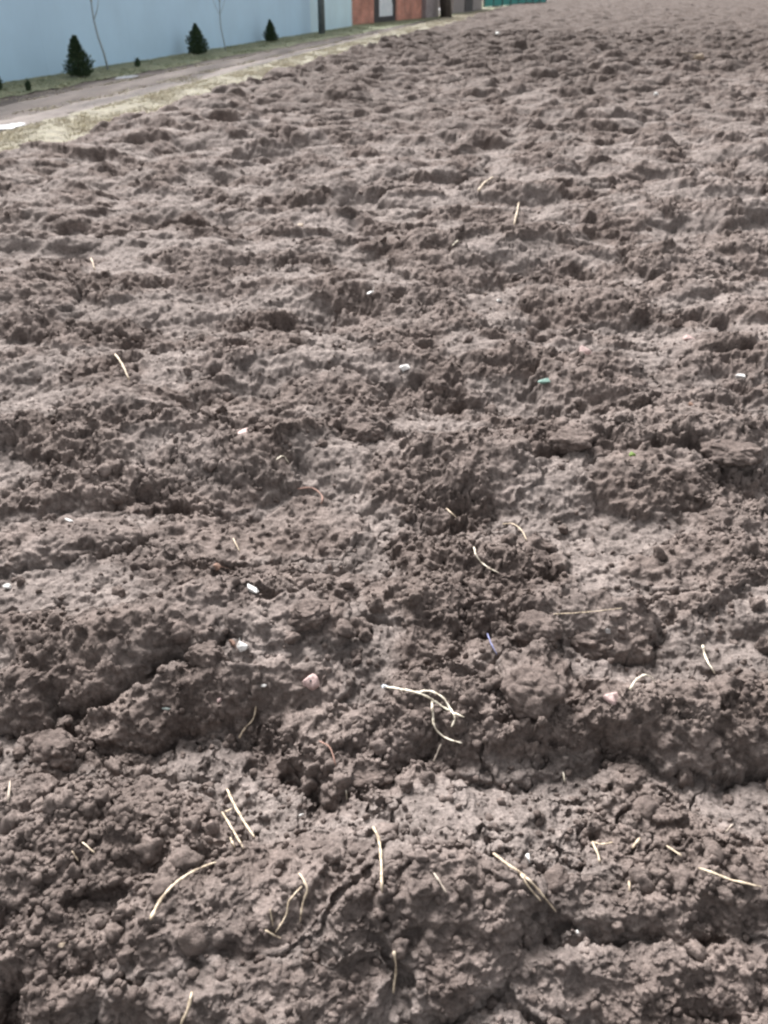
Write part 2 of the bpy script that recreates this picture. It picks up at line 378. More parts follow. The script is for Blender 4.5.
M_blade_g = mat('green_blades', [(.35, (.20, .23, .15)), (.5, (.30, .32, .21)), (.7, (.42, .41, .29))], 1.5, rough=.8)
blades('dry_grass', 'short dry yellow grass along the edge of the ploughed field', LC, LD, 150000, 7, 80, .015, .05, M_blade, 31, pad=(.0, .25), thr=-.25)
blades('track_grass', 'thin dead grass growing on the dirt track', LB, LC, 26000, 7, 70, .008, .025, M_blade, 33, thr=.15)
blades('green_grass', 'green and straw coloured grass at the foot of the blue wall', LA, LB, 45000, 8, 70, .015, .06, M_blade_g, 35, thr=-.2)

# pale frozen puddles on the track
M_pud = mat('ice', [(.35, (.22, .22, .24)), (.6, (.36, .36, .38))], 4, rough=.35, spec=.5)
for px, py, wpx, hpx, rot, lab in ((8, 127, 46, 5, .0, 'whitish frozen puddle at the left edge of the track, biggest of them'), (127, 77, 34, 3, 0, 'narrow whitish puddle on the far side of the track between the two left conifers'),
                                   ):
    P = gp(px, py); s = depth_at(px, py) / F; q = gp(px, py - hpx / 2); q2 = gp(px, py + hpx / 2)
    th = math.atan2(C1.y - C0.y, C1.x - C0.x); bm = bmesh.new(); rng = random.Random(px)
    a = wpx * s * .62; b = max(.16, (q.y - q2.y) * .25)
    ring = [bm.verts.new((P.x + math.cos(t) * a * r * math.cos(th) - math.sin(t) * b * r * math.sin(th), P.y + math.cos(t) * a * r * math.sin(th) + math.sin(t) * b * r * math.cos(th), drop(P.x, P.y) + .006))
            for t, r in [(k * math.pi / 14, rng.uniform(.7, 1.15)) for k in range(28)]]
    f = bm.faces.new(ring)
    tag(obj('puddle', bm, M_pud), lab, kind='structure')

# ------------------------------------------------------------------ long blue wall of sheet panels
def sheet_mat(name, c, var=.06):
    return mat(name, [(.3, tuple(x * (1 - var) for x in c)), (.7, tuple(x * (1 + var) for x in c))], .7, 4, rough=.55, spec=.3)
M_blue = sheet_mat('blue_sheet', (.46, .655, .83)); M_blue2 = sheet_mat('pale_blue_sheet', (.52, .70, .80)); M_bluecap = sheet_mat('blue_cap', (.22, .36, .48))
def wall_frame(P, Q):
    d = (Q - P); d.z = 0; Lg = d.length; d.normalize(); return d, Lg, math.atan2(d.y, d.x)
dA, LAn, thA = wall_frame(A0, A1)
S = A0 - dA * 9; S.z = 0
wall = empty('boundary_wall', S, thA); tag(wall, 'long plain pale blue sheet wall running behind the small conifers', 'wall')
Pj = gp(311, 26.5 + (352 - 311) * 57.5 / 352); uj = (Pj - S).dot(dA); ue = (A1 - S).dot(dA)
HW = 3.4; npan = 8
for i in range(npan):
    u0 = uj * i / npan; u1 = uj * (i + 1) / npan
    bm = bmesh.new(); box(bm, u0 + .001, u1 - .001, 0, .09, -.1, HW); obj('wall_panel', bm, M_blue, wall)
bm = bmesh.new(); box(bm, uj + .004, ue, 0, .09, -.1, HW, bevel=.006); o = obj('wall_panel', bm, M_blue2, wall); tag(o, 'paler end section of the blue wall')
bm = bmesh.new(); box(bm, 0, ue, -.03, .12, HW + .003, HW + .09, bevel=.01); obj('coping', bm, M_bluecap, wall)

# ------------------------------------------------------------------ brick building, shed, fence beyond the wall
def brick_mat():
    m, n, b = nmat('brick'); tc = n.nodes.new('ShaderNodeTexCoord'); mp = n.nodes.new('ShaderNodeMapping'); mp.inputs['Rotation'].default_value = (R(90), 0, 0)
    n.links.new(tc.outputs['Object'], mp.inputs['Vector'])
    t = n.nodes.new('ShaderNodeTexBrick'); t.inputs['Scale'].default_value = 4; t.inputs['Color1'].default_value = (.54, .25, .18, 1); t.inputs['Color2'].default_value = (.44, .19, .14, 1); t.inputs['Mortar'].default_value = (.48, .40, .37, 1)
    t.inputs['Mortar Size'].default_value = .022; t.inputs['Brick Width'].default_value = 1.0; t.inputs['Row Height'].default_value = .32
    n.links.new(mp.outputs[0], t.inputs['Vector'])
    nz = noise_node(n, 1.4, 5, .6, tc.outputs['Object']); r = ramp(n, nz.outputs['Fac'], [(.35, (.7, .7, .7)), (.65, (1.25, 1.2, 1.2))])
    n.links.new(mixc(n, 1, t.outputs['Color'], r.outputs[0], 'MULTIPLY'), b.inputs['Base Color']); b.inputs['Roughness'].default_value = .9
    return m
M_brick = brick_mat()
M_dark = mat('dark_frame', [(.3, (.045, .045, .05)), (.7, (.085, .08, .08))], 6); M_white = mat('white_paint', [(.3, (.62, .68, .74)), (.7, (.78, .82, .86))], 4, rough=.5)
M_roof = mat('grey_roof', [(.3, (.10, .09, .09)), (.7, (.17, .16, .15))], 3); M_grey = mat('grey_boards', [(.3, (.20, .18, .18)), (.7, (.33, .30, .29))], 3, stretch=(6, 6, .6))
P = gp(353, 25.2); Q = gp(424, 18.2); dB, LB_, thB = wall_frame(P, Q)
def u_of(px):                                      # distance along the brick front seen at pixel column px
    r_ = ray(px, 20); k = r_.x / r_.y               # P + d u : x/y = k
    return (k * P.y - P.x) / (dB.x - k * dB.y)
bh = empty('brick_outbuilding', (P.x, P.y, 0), thB); tag(bh, 'low red brick outbuilding with white door past the end of the blue wall', 'building')
d0, d1, dh = u_of(374), u_of(396), 2.0
bm = bmesh.new(); HB = 2.6
box(bm, 0, d0, 0, .25, -.1, HB); box(bm, d1, LB_, 0, .25, -.1, HB); box(bm, d0, d1, 0, .25, dh, HB)
box(bm, 0, .25, .25, 4, -.1, HB); box(bm, LB_ - .25, LB_, .25, 4, -.1, HB); box(bm, .25, LB_ - .25, 3.75, 4, -.1, HB)
obj('wall', bm, M_brick, bh)
bm = bmesh.new(); box(bm, -.25, LB_ + .25, -.3, 4.2, HB + .003, HB + .16); obj('roof', bm, M_roof, bh)
bm = bmesh.new(); fw_ = (d1 - d0) * .16
box(bm, d0 + .003, d0 + fw_ * 1.6, .03, .2, 0, dh - .003); box(bm, d1 - fw_ * .5, d1 - .003, .03, .2, 0, dh - .003); box(bm, d0 + fw_ * 1.6, d1 - fw_ * .5, .03, .2, dh - .12, dh - .003); box(bm, d0 + fw_ * 1.6, d1 - fw_ * .5, .03, .2, 0, .22)
obj('door_frame', bm, M_dark, bh)
bm = bmesh.new(); box(bm, d0 + fw_ * 1.6 + .01, d1 - fw_ * .5 - .01, .08, .14, .225, .98, bevel=.01); dr = obj('door', bm, M_white, bh)
bm = bmesh.new(); box(bm, d0 + fw_ * 1.6 + .01, d1 - fw_ * .5 - .01, .09, .13, .984, dh - .125); obj('door_window', bm, mat('dim_glass', [(.3, (.07, .075, .08)), (.7, (.12, .125, .13))], 3, rough=.2, spec=.5), dr)
bm = bmesh.new(); tube(bm, [(d1 - fw_ * .5 - .15, .06, .75), (d1 - fw_ * .5 - .15, .06, .9)], .015); obj('handle', bm, M_dark, dr)
for i, uu in enumerate((u_of(408),)):
    bm = bmesh.new(); box(bm, uu - .4, uu + .4, -.02, .02, 1.45, 2.05); obj('window', bm, M_dark, bh)
# grey block beside it
P2 = gp(426, 18.5); Q2 = gp(439, 17); d2, L2, th2 = wall_frame(P2, Q2)
gb = empty('block_wall', (P2.x, P2.y, 0), th2); tag(gb, 'short greyish block wall between the brick outbuilding and the dark tree trunk', 'wall')
bm = bmesh.new(); box(bm, 0, L2, 0, .3, -.1, 2.1, bevel=.02); obj('wall', bm, mat('block', [(.3, (.22, .19, .20)), (.7, (.36, .32, .32))], 3), gb)
bm = bmesh.new(); box(bm, -.04, L2 + .04, -.04, .34, 2.103, 2.17, bevel=.01); obj('coping', bm, M_roof, gb)
# grey weathered shed
P3 = gp(453, 14); Q3 = gp(482, 9.5); d3, L3, th3 = wall_frame(P3, Q3)
sh = empty('shed', (P3.x, P3.y, 0), th3); tag(sh, 'weathered grey board shed between the dark tree trunk and the teal fence', 'shed')
bm = bmesh.new(); box(bm, 0, L3, 0, 3, -.1, 2.3); obj('wall', bm, M_grey, sh)
bm = bmesh.new(); box(bm, -.2, L3 + .2, -.25, 3.2, 2.303, 2.42); obj('roof', bm, M_roof, sh)
bm = bmesh.new(); box(bm, L3 * .35, L3 * .62, -.04, .02, 0, 1.95); obj('door', bm, M_dark, sh)
# teal fence at the far corner
P4 = gp(484, 7.5); Q4 = gp(546, 3.2); d4, L4, th4 = wall_frame(P4, Q4)
M_teal = sheet_mat('teal_sheet', (.05, .27, .25), .15)
fn = empty('metal_fence', (P4.x, P4.y, 0), th4); tag(fn, 'teal green metal fence at the far end of the field', 'fence')
npn = 8
for i in range(npn):
    a = L4 * i / npn; b_ = L4 * (i + 1) / npn; bm = bmesh.new()
    nseg = 10; w_ = (b_ - a - .08) / nseg
    for j in range(nseg): box(bm, a + .08 + w_ * j, a + .08 + w_ * (j + .92), (j % 2) * .03, .04 + (j % 2) * .03, .05, 2.0)
    obj('fence_panel', bm, M_teal, fn)
for i in range(npn + 1):
    bm = bmesh.new(); a = L4 * i / npn; box(bm, a, a + .07, -.03, .1, -.2, 2.1, bevel=.01); obj('fence_post', bm, M_dark, fn)

# ------------------------------------------------------------------ trees
M_bark = mat('bark', [(.3, (.035, .03, .028)), (.7, (.10, .085, .075))], 12, bump=.8, bscale=30, bdist=.02, stretch=(1, 1, .25))
M_sap = mat('sapling_bark', [(.3, (.20, .23, .25)), (.7, (.32, .35, .37))], 12)
M_conif = mat('conifer_leaf', [(.3, (.022, .042, .024)), (.5, (.042, .072, .036)), (.7, (.085, .115, .055))], 14, rough=.8)
def conifer(px, py, hpx, wpx, label, seed, profile):
    P = gp(px, py); dep = depth_at(px, py); s = dep / F
    h = hpx * s * .93; w = wpx * s / 2
    z0 = drop(P.x, P.y)
    t = empty('conifer', (P.x, P.y, z0)); tag(t, label, 'conifer', 'small conifers planted along the blue wall')
    bm = bmesh.new(); tube(bm, [(0, 0, -.05), (0, 0, h * .35), (w * .05, 0, h * .8)], [w * .16, w * .11, w * .03], 8); obj('trunk', bm, M_bark, t, True)
    rng = np.random.default_rng(seed); n = 5200
    f = rng.random(n) ** 1.15; 
    rad = np.interp(f, [p[0] for p in profile], [p[1] for p in profile]) * w
    az = rng.random(n) * 6.283
    lob = 1 + .22 * np.sin(az * 3 + f * 9 + seed) + .16 * np.sin(az * 7 - f * 23 + seed * 2) + .10 * np.sin(f * 47 + seed)
    rr = rad * lob * (rng.random(n) ** .45)
    C0_ = np.stack([np.cos(az) * rr, np.sin(az) * rr, (.04 + .96 * f) * h], -1)
    L_ = (.035 + .045 * rng.random(n)) * (h / .9); out = np.stack([np.cos(az) * .55, np.sin(az) * .55, .85 + 0 * az], -1) + rng.normal(0, .3, (n, 3))
    out /= np.linalg.norm(out, axis=1)[:, None]; sd_ = np.cross(out, rng.normal(0, 1, (n, 3))); sd_ /= np.linalg.norm(sd_, axis=1)[:, None]
    V = np.stack([C0_ - sd_ * (L_ * .22)[:, None], C0_ + sd_ * (L_ * .22)[:, None], C0_ + out * L_[:, None]], 1).reshape(-1, 3)
    o = link('crown', np_mesh('crown', V, np.arange(n * 3).reshape(-1, 3)), M_conif, t)
    return t
cone = [(0, .75), (.12, 1), (.35, .9), (.6, .6), (.8, .32), (1, .04)]
conifer(81, 78, 38, 25, 'widest and most ragged of the small dark conifers along the blue wall', 3, [(0, .7), (.12, 1), (.38, .88), (.55, .6), (.68, .45), (.85, .3), (1, .05)])
conifer(198, 55, 28, 18, 'small dark egg shaped conifer, second of the full ones along the blue wall', 5, [(0, .8), (.15, 1), (.45, .95), (.7, .6), (.85, .28), (1, .04)])
conifer(271, 42, 20, 13, 'smallest dark conifer, by the right half of the blue wall before the grey pole', 7, cone)
conifer(-3, 91, 22, 12, 'dark conifer cut off by the left edge of the photo', 9, cone)
def stump(px, py, hpx, wpx, label):
    P = gp(px, py); s = depth_at(px, py) / F; z0 = drop(P.x, P.y); rng = np.random.default_rng(px)
    v, f = lump(3, px, .25); v = v * np.array([wpx * s / 2, wpx * s / 2, hpx * s * .6]) + np.array([0, 0, hpx * s * .5])
    n = 300; j = rng.integers(0, len(v), n); L_ = .05; o_ = rng.normal(0, .5, (n, 3)) + [0, 0, .8]
    b_ = v[j]; T = np.stack([b_ + rng.normal(0, .008, (n, 3)), b_ + rng.normal(0, .008, (n, 3)), b_ + o_ * L_], 1).reshape(-1, 3)
    V = np.concatenate([v, T]); Fc = np.concatenate([f, len(v) + np.arange(3 * n).reshape(-1, 3)])
    o = link('seedling_shrub', np_mesh('seedling_shrub', V, Fc), M_conif); o.location = (P.x, P.y, z0)
    tag(o, label, 'shrub')
stump(29, 92, 6, 4, 'tiny dark seedling shrub in the green strip left of the widest conifer')
stump(138, 67, 5, 4, 'tiny dark seedling shrub between the widest conifer and the egg shaped one')
def bare_tree(name, px, py, pxt, pyt, wpx, label, mt, seed, brn=8, hmul=1.6, cat='bare tree'):
    P = gp(px, py); s = depth_at(px, py) / F; z0 = drop(P.x, P.y)
    t = empty(name, (P.x, P.y, z0)); tag(t, label, cat)
    rng = random.Random(seed); h = (py - pyt) * s * hmul; r0 = wpx * s / 2
    # lean: compare with a true vertical seen by the camera
    lean = ((pxt - px) * s + (0 - (px - W / 2)) * -0.155 * (py - pyt) / 90 * s) * .25
    pts = [(lean * k / 8 * 1.0 + .012 * h * math.sin(k * 1.3 + seed), .01 * h * math.cos(k * 1.7), h * k / 8 - (.06 if k == 0 else 0)) for k in range(9)]
    bm = bmesh.new(); tube(bm, pts, [r0 * (1 - .085 * k) for k in range(9)], 8); obj('trunk', bm, mt, t, True)
    for j in range(brn):
        f = .38 + .55 * j / brn; b0 = Vector(pts[int(f * 8)]); az = rng.random() * 6.28; L_ = h * rng.uniform(.16, .3) * (1.2 - f)
        d = Vector((math.cos(az) * .5, math.sin(az) * .5, .85)); bm = bmesh.new()
        p1 = b0 + d * L_ * .5; p2 = p1 + (d + Vector((0, 0, .4))) * L_ * .6
        tube(bm, [b0, p1, p2], [r0 * .38, r0 * .25, r0 * .1], 5)
        for q_ in range(3):
            st = p1.lerp(p2, .3 * q_); e_ = st + Vector((rng.uniform(-.5, .5), rng.uniform(-.5, .5), .6)) * L_ * .5
            tube(bm, [st, e_], [r0 * .14, r0 * .06], 4)
        obj('branch', bm, mt, t, True)
bare_tree('sapling', 107, 71, 98, 0, 2.0, 'thin leafless sapling just right of the widest conifer', M_sap, 1)
bare_tree('sapling', 225, 51, 222, 0, 1.2, 'very thin leafless sapling between the egg shaped conifer and the smallest one', M_sap, 2)
bare_tree('tree', 446, 17.5, 446, 0, 12, 'thick dark bare tree trunk between the block wall and the grey shed', M_bark, 3, 10, 8.0, 'tree')
# utility pole
P5 = gp(322, 34); s5 = depth_at(322, 31.5) / F
pl = empty('utility_pole', (P5.x, P5.y, 0)); tag(pl, 'plain grey pole standing before the pale right end of the blue wall', 'pole')
M_conc = mat('concrete', [(.3, (.11, .13, .14)), (.7, (.18, .20, .21))], 5)
bm = bmesh.new(); tube(bm, [(0, 0, -.1), (-.01, 0, 3.2), (-.02, 0, 6.6)], [s5 * 3.3, s5 * 2.8, s5 * 2.2], 12); obj('shaft', bm, M_conc, pl, True)
bm = bmesh.new(); box(bm, -.5, .5, -.05, .05, 6.1, 6.2, bevel=.01); obj('cross_arm', bm, M_conc, pl)
for xx in (-.42, .42):
    bm = bmesh.new(); tube(bm, [(xx, 0, 6.2), (xx, 0, 6.26), (xx, 0, 6.27), (xx, 0, 6.36)], [.02, .02, .05, .035], 10); obj('insulator', bm, M_white, pl, True)
# small white thing at the foot of the dark tree
def soft_lump(name, P, size, m, label, cat, seed, sub=3, amp=.3, rz=0.0, tilt=(0, 0)):
    v, f = lump(sub, seed, amp); v = v * np.array(size)
    o = link(name, np_mesh(name, v, f), m, smooth=True); o.location = P; o.rotation_euler = (tilt[0], tilt[1], rz); tag(o, label, cat); return o
P6 = gp(441, 16.5); soft_lump('sack', (P6.x, P6.y, .18), (.16, .14, .22), M_white, 'small white sack at the foot of the dark tree trunk', 'sack', 77)

# ------------------------------------------------------------------ loose soil: crumbs and small clods lying on the field
def down(x, y):
    h, loc, n, i = field.ray_cast(Vector((x, y, 2.0)), Vector((0, 0, -1)))
    return loc if h else None
def scatter(name, label, n, ymin, ymax, smin, smax, sub, seed, pw=2.2, embed=.25):
    rng = np.random.default_rng(seed); protos = [lump(sub, seed * 100 + i, .30) for i in range(10)]
    vs = []; fs = []; off = 0; made = 0
    while made < n:
        y = ymin * (ymax / ymin) ** (rng.random() ** .75); x = (rng.random() * 2 - 1) * (.5 * y + .45)
        # crumbs gather below the clods, not on the smooth pans
        r = perlin(np.array([x * 2.3]), np.array([y * 3.3]), 71)[0] + .4 * perlin(np.array([x * 6.]), np.array([y * 8.]), 75)[0]
        if rng.random() > .22 + 1.1 * max(0, r): continue
        p = down(x, y)
        if p is None: continue
        made += 1
        v, f = protos[rng.integers(10)]
        sz = smin + (smax - smin) * rng.random() ** pw
        E = np.array(Euler((rng.random() * 6.3, rng.random() * 6.3, rng.random() * 6.3)).to_matrix())
        q = (v * (np.array([1, .6 + .4 * rng.random(), .55 + .4 * rng.random()]) * sz)) @ E.T
        q += np.array([p.x, p.y, p.z + sz * (.5 - embed)])
        vs.append(q); fs.append(f + off); off += len(v)
    o = link(name, np_mesh(name, np.concatenate(vs), np.concatenate(fs)), M_soil, smooth=True)
    tag(o, label, kind='stuff'); return o
crumbs = scatter('soil_crumbs', 'fine grey brown crumbs of soil strewn between the clods', 10000, .55, 5.5, .0025, .011, 2, 1)
lumps = scatter('soil_lumps', 'walnut sized lumps of soil lying loose on the ploughed field', 1300, .6, 9, .008, .030, 3, 2, pw=3.0, embed=.35)

# ------------------------------------------------------------------ straws, roots and fragments lying on the soil
bpy.context.view_layer.update()
CAM = Vector((0, 0, CZ))
def hit(px, py):
    """point of the field under that spot of the photo, and its depth"""
    d = ray(px, py); L_ = d.length
    best = None
    for q in (field, crumbs, lumps):
        h, loc, n, i = q.ray_cast(CAM, d / L_)
        if h and (best is None or (loc - CAM).length < (best[0] - CAM).length): best = (loc, n)
    if best is None: best = (CAM + d * depth_at(px, py), Vector((0, 0, 1)))
    loc, n = best
    return loc, (loc - CAM).length / L_, n
def cr2(P, k=6):
    o = []
    for i in range(len(P) - 1):
        p0 = P[max(i - 1, 0)]; p1 = P[i]; p2 = P[i + 1]; p3 = P[min(i + 2, len(P) - 1)]
        for j in range(k):
            t = j / k
            o.append(tuple(.5 * ((2 * b_) + (c_ - a_) * t + (2 * a_ - 5 * b_ + 4 * c_ - d_) * t * t + (3 * b_ - a_ - 3 * c_ + d_) * t ** 3) for a_, b_, c_, d_ in zip(p0, p1, p2, p3)))
    o.append(P[-1]); return o
def lay(pts, lift=.0, r=.0015):
    """stalk lying on the soil: rests on its bumps and bridges its hollows"""
    D = cr2(pts); T = [hit(*p)[1] for p in D]; n = len(D)
    a, b = T[0], T[-1]; lo = min(a, b) * .90
    T = [max(t, lo) for t in T]
    M = [min(T[max(0, i - 1):i + 2]) for i in range(n)]
    M = [min(m_, a + (b - a) * i / (n - 1) + .004) for i, m_ in enumerate(M)]
    for _ in range(3): M = [M[0]] + [min(M[i], (M[i - 1] + M[i] + M[i + 1]) / 3) for i in range(1, n - 1)] + [M[-1]]
    return [CAM + ray(*p) * (m_ - 1.6 * r) for p, m_ in zip(D, M)]
M_straw = mat('straw', [(.32, (.13, .10, .08)), (.45, (.36, .29, .21)), (.6, (.50, .42, .32))], 90, rough=.6, stretch=(1, 1, 1))
M_straww = mat('pale_straw', [(.32, (.20, .165, .13)), (.45, (.48, .43, .34)), (.62, (.66, .61, .51))], 90, rough=.6)
M_strawd = mat('grey_straw', [(.3, (.22, .18, .15)), (.6, (.36, .31, .26))], 60, rough=.8)
M_red = mat('reddish_stem', [(.3, (.15, .09, .07)), (.6, (.26, .16, .13))], 60)
M_bluet = mat('blue_thread', [(.3, (.10, .11, .20)), (.6, (.17, .18, .30))], 60)
def stem_mesh(pts, wpx, seed=0):
    P = lay(pts, r=hit(*pts[0])[1] / F * wpx / 2); s = (P[0] - CAM).length / F * .95; n = len(P); rng = random.Random(seed + int(pts[0][0]))
    bm = bmesh.new(); ph = rng.random() * 6
    rad = [s * wpx / 2 * (1 - .35 * i / n) * (1 + .22 * math.sin(i * 1.3 + ph) + .12 * math.sin(i * 3.1 + ph)) * (.55 if i in (0, n - 1) else 1) for i in range(n)]
    for i in range(1, n - 1): P[i] = P[i] + Vector((rng.uniform(-1, 1), rng.uniform(-1, 1), rng.uniform(-.3, 1))) * s * .22
    tube(bm, P, rad, 8, .6); return bm, P[0]
def straw(label, lines, wpx, m=None, name='straw', cat='straw', part='stalk'):
    m = m or M_straw
    if len(lines) == 1:
        bm, o0 = stem_mesh(lines[0], wpx); bmesh.ops.translate(bm, verts=bm.verts, vec=-o0)
        o = obj(name, bm, m, None, True); o.location = o0; tag(o, label, cat); return o
    o0 = lay(lines[0])[0]; t = empty(name, o0); tag(t, label, cat)
    for i, l in enumerate(lines):
        bm, _ = stem_mesh(l, wpx * (1 if i == 0 else .8), i); bmesh.ops.translate(bm, verts=bm.verts, vec=-o0)
        obj(part if i == 0 else 'side_stalk', bm, m, t, True)
    return t
r1 = straw('large pale forked stalk with a white frayed end, lying over the middle row of clods', [[(386, 687), (400, 689), (415, 692), (428, 697), (440, 705), (452, 712), (464, 717)],
    [(418, 692), (430, 691), (442, 697), (450, 708), (455, 718), (451, 727)], [(432, 700), (433, 714), (435, 728), (446, 738), (462, 743)]], 3.6, M_straww, 'forked_stalk')
h0 = lay([(386, 687), (388, 687)])[0]; bm = bmesh.new(); rr_ = random.Random(3)
for k in range(7): tube(bm, [Vector((.006, 0, 0)), Vector((-.006 - rr_.random() * .006, rr_.uniform(-.006, .006), rr_.uniform(-.004, .007)))], [.0028, .0012], 5)
obj('frayed_end', bm, M_white, r1, True)
straw('two parallel pale straws joined by a short cross piece at lower left', [[(227, 789), (233, 802), (243, 820), (255, 838)], [(222, 812), (231, 827), (244, 849)], [(223, 813), (233, 808)], [(230, 837), (235, 848)]], 3.0, name='joined_straws')
straw('long curved tan straw arching along the left edge of the long clod at lower left', [[(150, 920), (158, 904), (170, 888), (185, 876), (200, 868), (216, 862)]], 3.2)
straw('kinked pair of fine pale rootlets hanging in the dark gap right of the long clod', [[(299, 873), (307, 888), (303, 903), (300, 922)], [(302, 886), (289, 901), (286, 915), (275, 933)]], 2.4, name='rootlets', cat='rootlets')
straw('small crossed pale rootlet at the lower end of the kinked rootlets', [[(265, 930), (272, 934), (281, 938)], [(270, 909), (273, 926)]], 2.2, name='rootlet', cat='rootlet')
straw('upright straight pale straw in the open ground at bottom centre', [[(373, 827), (379, 840), (381, 860), (382, 892)]], 3.2)
straw('short upright tan straw near the bottom edge below the longer straight one', [[(394, 951), (396, 970), (393, 993)]], 3.0)
straw('tan straw cut by the bottom edge of the photo at lower left', [[(192, 992), (188, 1008), (180, 1026)]], 3.0)
straw('thick pale split straw slanting across the dark clods at lower right', [[(493, 853), (507, 864), (522, 874), (533, 884), (545, 898), (556, 912)], [(520, 873), (529, 887), (541, 901)]], 3.4)
straw('long pale straw reaching to the right edge over the lumpy clods', [[(699, 868), (716, 874), (732, 880), (762, 887)]], 3.2)
straw('tan straw bent in a right angle left of several short bits at lower right', [[(592, 842), (597, 852), (600, 862)], [(592, 842), (602, 844), (613, 842)]], 3.0)
straw('short tan straw bit right of the straw bent in a right angle', [[(632, 848), (640, 838)]], 3.0)
straw('short pale straw lying just above the long straw at the right edge', [[(667, 846), (682, 856)]], 3.0)
straw('tiny upright tan straw at the foot of the lumpy clod below the bent straw', [[(629, 881), (630, 892)]], 2.6)
straw('pale straw arching out of the soil beside the pinkish stone', [[(630, 690), (636, 680), (645, 675), (652, 678), (655, 684)]], 2.4, M_straww)
straw('pale straw standing out of the top of the big cracked clod at right', [[(703, 645), (706, 658), (715, 674)]], 2.8, M_straww)
straw('curved pale straw on the left rim of the dark hollow right of the centre', [[(474, 547), (477, 557), (486, 566), (499, 573)]], 2.2, M_straww)
straw('thin tan straw arching over the top of the dark hollow right of the centre', [[(503, 524), (513, 524), (522, 531), (527, 541)]], 2.0)
straw('short pale straw above and left of the dark hollow right of the centre', [[(446, 508), (457, 518)]], 2.0)
straw('bent greenish tan straw before the long ridge left of the forked stalk', [[(239, 738), (245, 728), (253, 719), (256, 706)]], 2.6)
straw('pale straw on the far clods at left, above the big dark mound', [[(115, 354), (122, 364), (129, 380)]], 2.4)
straw('short bright straw far up in the middle of the field', [[(478, 191), (484, 183), (493, 177)]], 2.6)
straw('thin upright straw on the far clods right of the short bright one', [[(514, 225), (517, 212), (519, 202)]], 2.0)
straw('faint upright straw by the left edge above the large brown clod', [[(10, 781), (8, 803)]], 2.4, M_strawd)
straw('short grey straw hanging below the forked stalk', [[(441, 744), (433, 762)]], 2.2, M_strawd)
straw('grey weathered straw in the smooth ground left of the split straw', [[(434, 873), (440, 882), (447, 894)]], 2.4, M_strawd)
straw('reddish bent stem in the clods left of the forked stalk', [[(319, 741), (330, 748), (336, 766)]], 2.2, M_red)
straw('reddish curved stem at left of centre, above the round mounds', [[(297, 489), (312, 488), (322, 496), (321, 504)]], 2.2, M_red)
straw('thin dark blue thread standing in the soil above the square clod', [[(487, 633), (491, 643), (497, 655)]], 1.8, M_bluet, name='thread', cat='thread')
straw('very thin pale root lying level across the cracked pair of clods', [[(553, 614), (575, 613), (598, 611), (622, 608)]], 1.4)
straw('thin curled pale straw left of the middle of the field', [[(276, 460), (283, 456), (289, 463)]], 1.8, M_straww)
straw('fine pale straw on the slope of the round mound left of centre', [[(233, 538), (240, 552)]], 1.8)
straw('thin straw on the far ground right of centre beside a hump', [[(452, 246), (458, 240)]], 1.8, M_straww)
straw('thin stalk on the brown far clods at left', [[(91, 258), (95, 270)]], 1.6)
straw('pale thin straw standing in the gap above the smooth ground at bottom centre', [[(563, 772), (565, 783)]], 2.0, M_straww)
straw('short pale straw on the bare ground above the upright straight straw', [[(346, 790), (347, 800)]], 1.8, M_straww)
straw('dark thin straw on the ground at right above the bent bits', [[(726, 832), (733, 824)]], 2.0, M_strawd)
straw('pair of faint thin straws on the large brown clod at lower left', [[(82, 842), (95, 853)], [(72, 851), (79, 862)]], 1.8, name='faint_straws')

M_chipw = mat('white_chip', [(.33, (.22, .20, .18)), (.45, (.56, .55, .53)), (.7, (.74, .73, .71))], 110, rough=.6)
M_pink = mat('pinkish_stone', [(.34, (.20, .15, .14)), (.46, (.36, .26, .245)), (.7, (.48, .37, .35))], 110, rough=.7)
M_tan = mat('tan_chip', [(.34, (.20, .16, .13)), (.46, (.36, .29, .22)), (.7, (.48, .40, .32))], 110, rough=.7)
M_rust = mat('rusty_chip', [(.34, (.13, .09, .07)), (.7, (.27, .16, .12))], 110, rough=.8)
M_gglass = mat('green_plastic', [(.3, (.08, .17, .14)), (.7, (.20, .30, .26))], 60, rough=.3, spec=.5)
M_leaf = mat('green_leaf', [(.3, (.10, .17, .04)), (.7, (.20, .28, .08))], 40, rough=.7)
def frag(name, label, px, py, wpx, hpx, m, seed, slope=0.0, cat=None, amp=.35):
    P, t, n = hit(px, py); s = t / F; cp = math.cos(PITCH)
    rng = random.Random(seed * 7 + 1); bm = bmesh.new()              # an angular broken piece: hull of a few random points
    for k in range(13):
        q = Vector((rng.uniform(-1, 1), rng.uniform(-1, 1), rng.uniform(-1, 1))); q = q / max(abs(q.x), abs(q.y), abs(q.z), .3) * rng.uniform(.75, 1.05)
        q.x *= 1 - .35 * abs(q.y) * rng.random()
        bm.verts.new((q.x * wpx * s * .5, q.y * hpx * s * .46, q.z * hpx * s * .34))
    r_ = bmesh.ops.convex_hull(bm, input=bm.verts); bmesh.ops.delete(bm, geom=list({g_ for g_ in r_['geom_interior'] + r_['geom_unused'] if isinstance(g_, bmesh.types.BMVert)}), context='VERTS')
    bmesh.ops.bevel(bm, geom=list(bm.edges), offset=hpx * s * .05, segments=1, affect='EDGES')
    c, sn = math.cos(slope), math.sin(slope)                     # roll the long axis in the plane facing up and forward
    Rm = Matrix.Rotation(R(25), 3, 'X') @ Matrix.Rotation(slope, 3, 'Z')
    o = obj(name, bm, m); o.rotation_euler = Rm.to_euler(); o.location = P + n * hpx * s * .16
    tag(o, label, cat or name.replace('_', ' ')); return o
frag('white_chip', 'flat white chip lying in the middle of the upper field', 406, 368, 17, 8, M_chipw, 1, cat='chip')
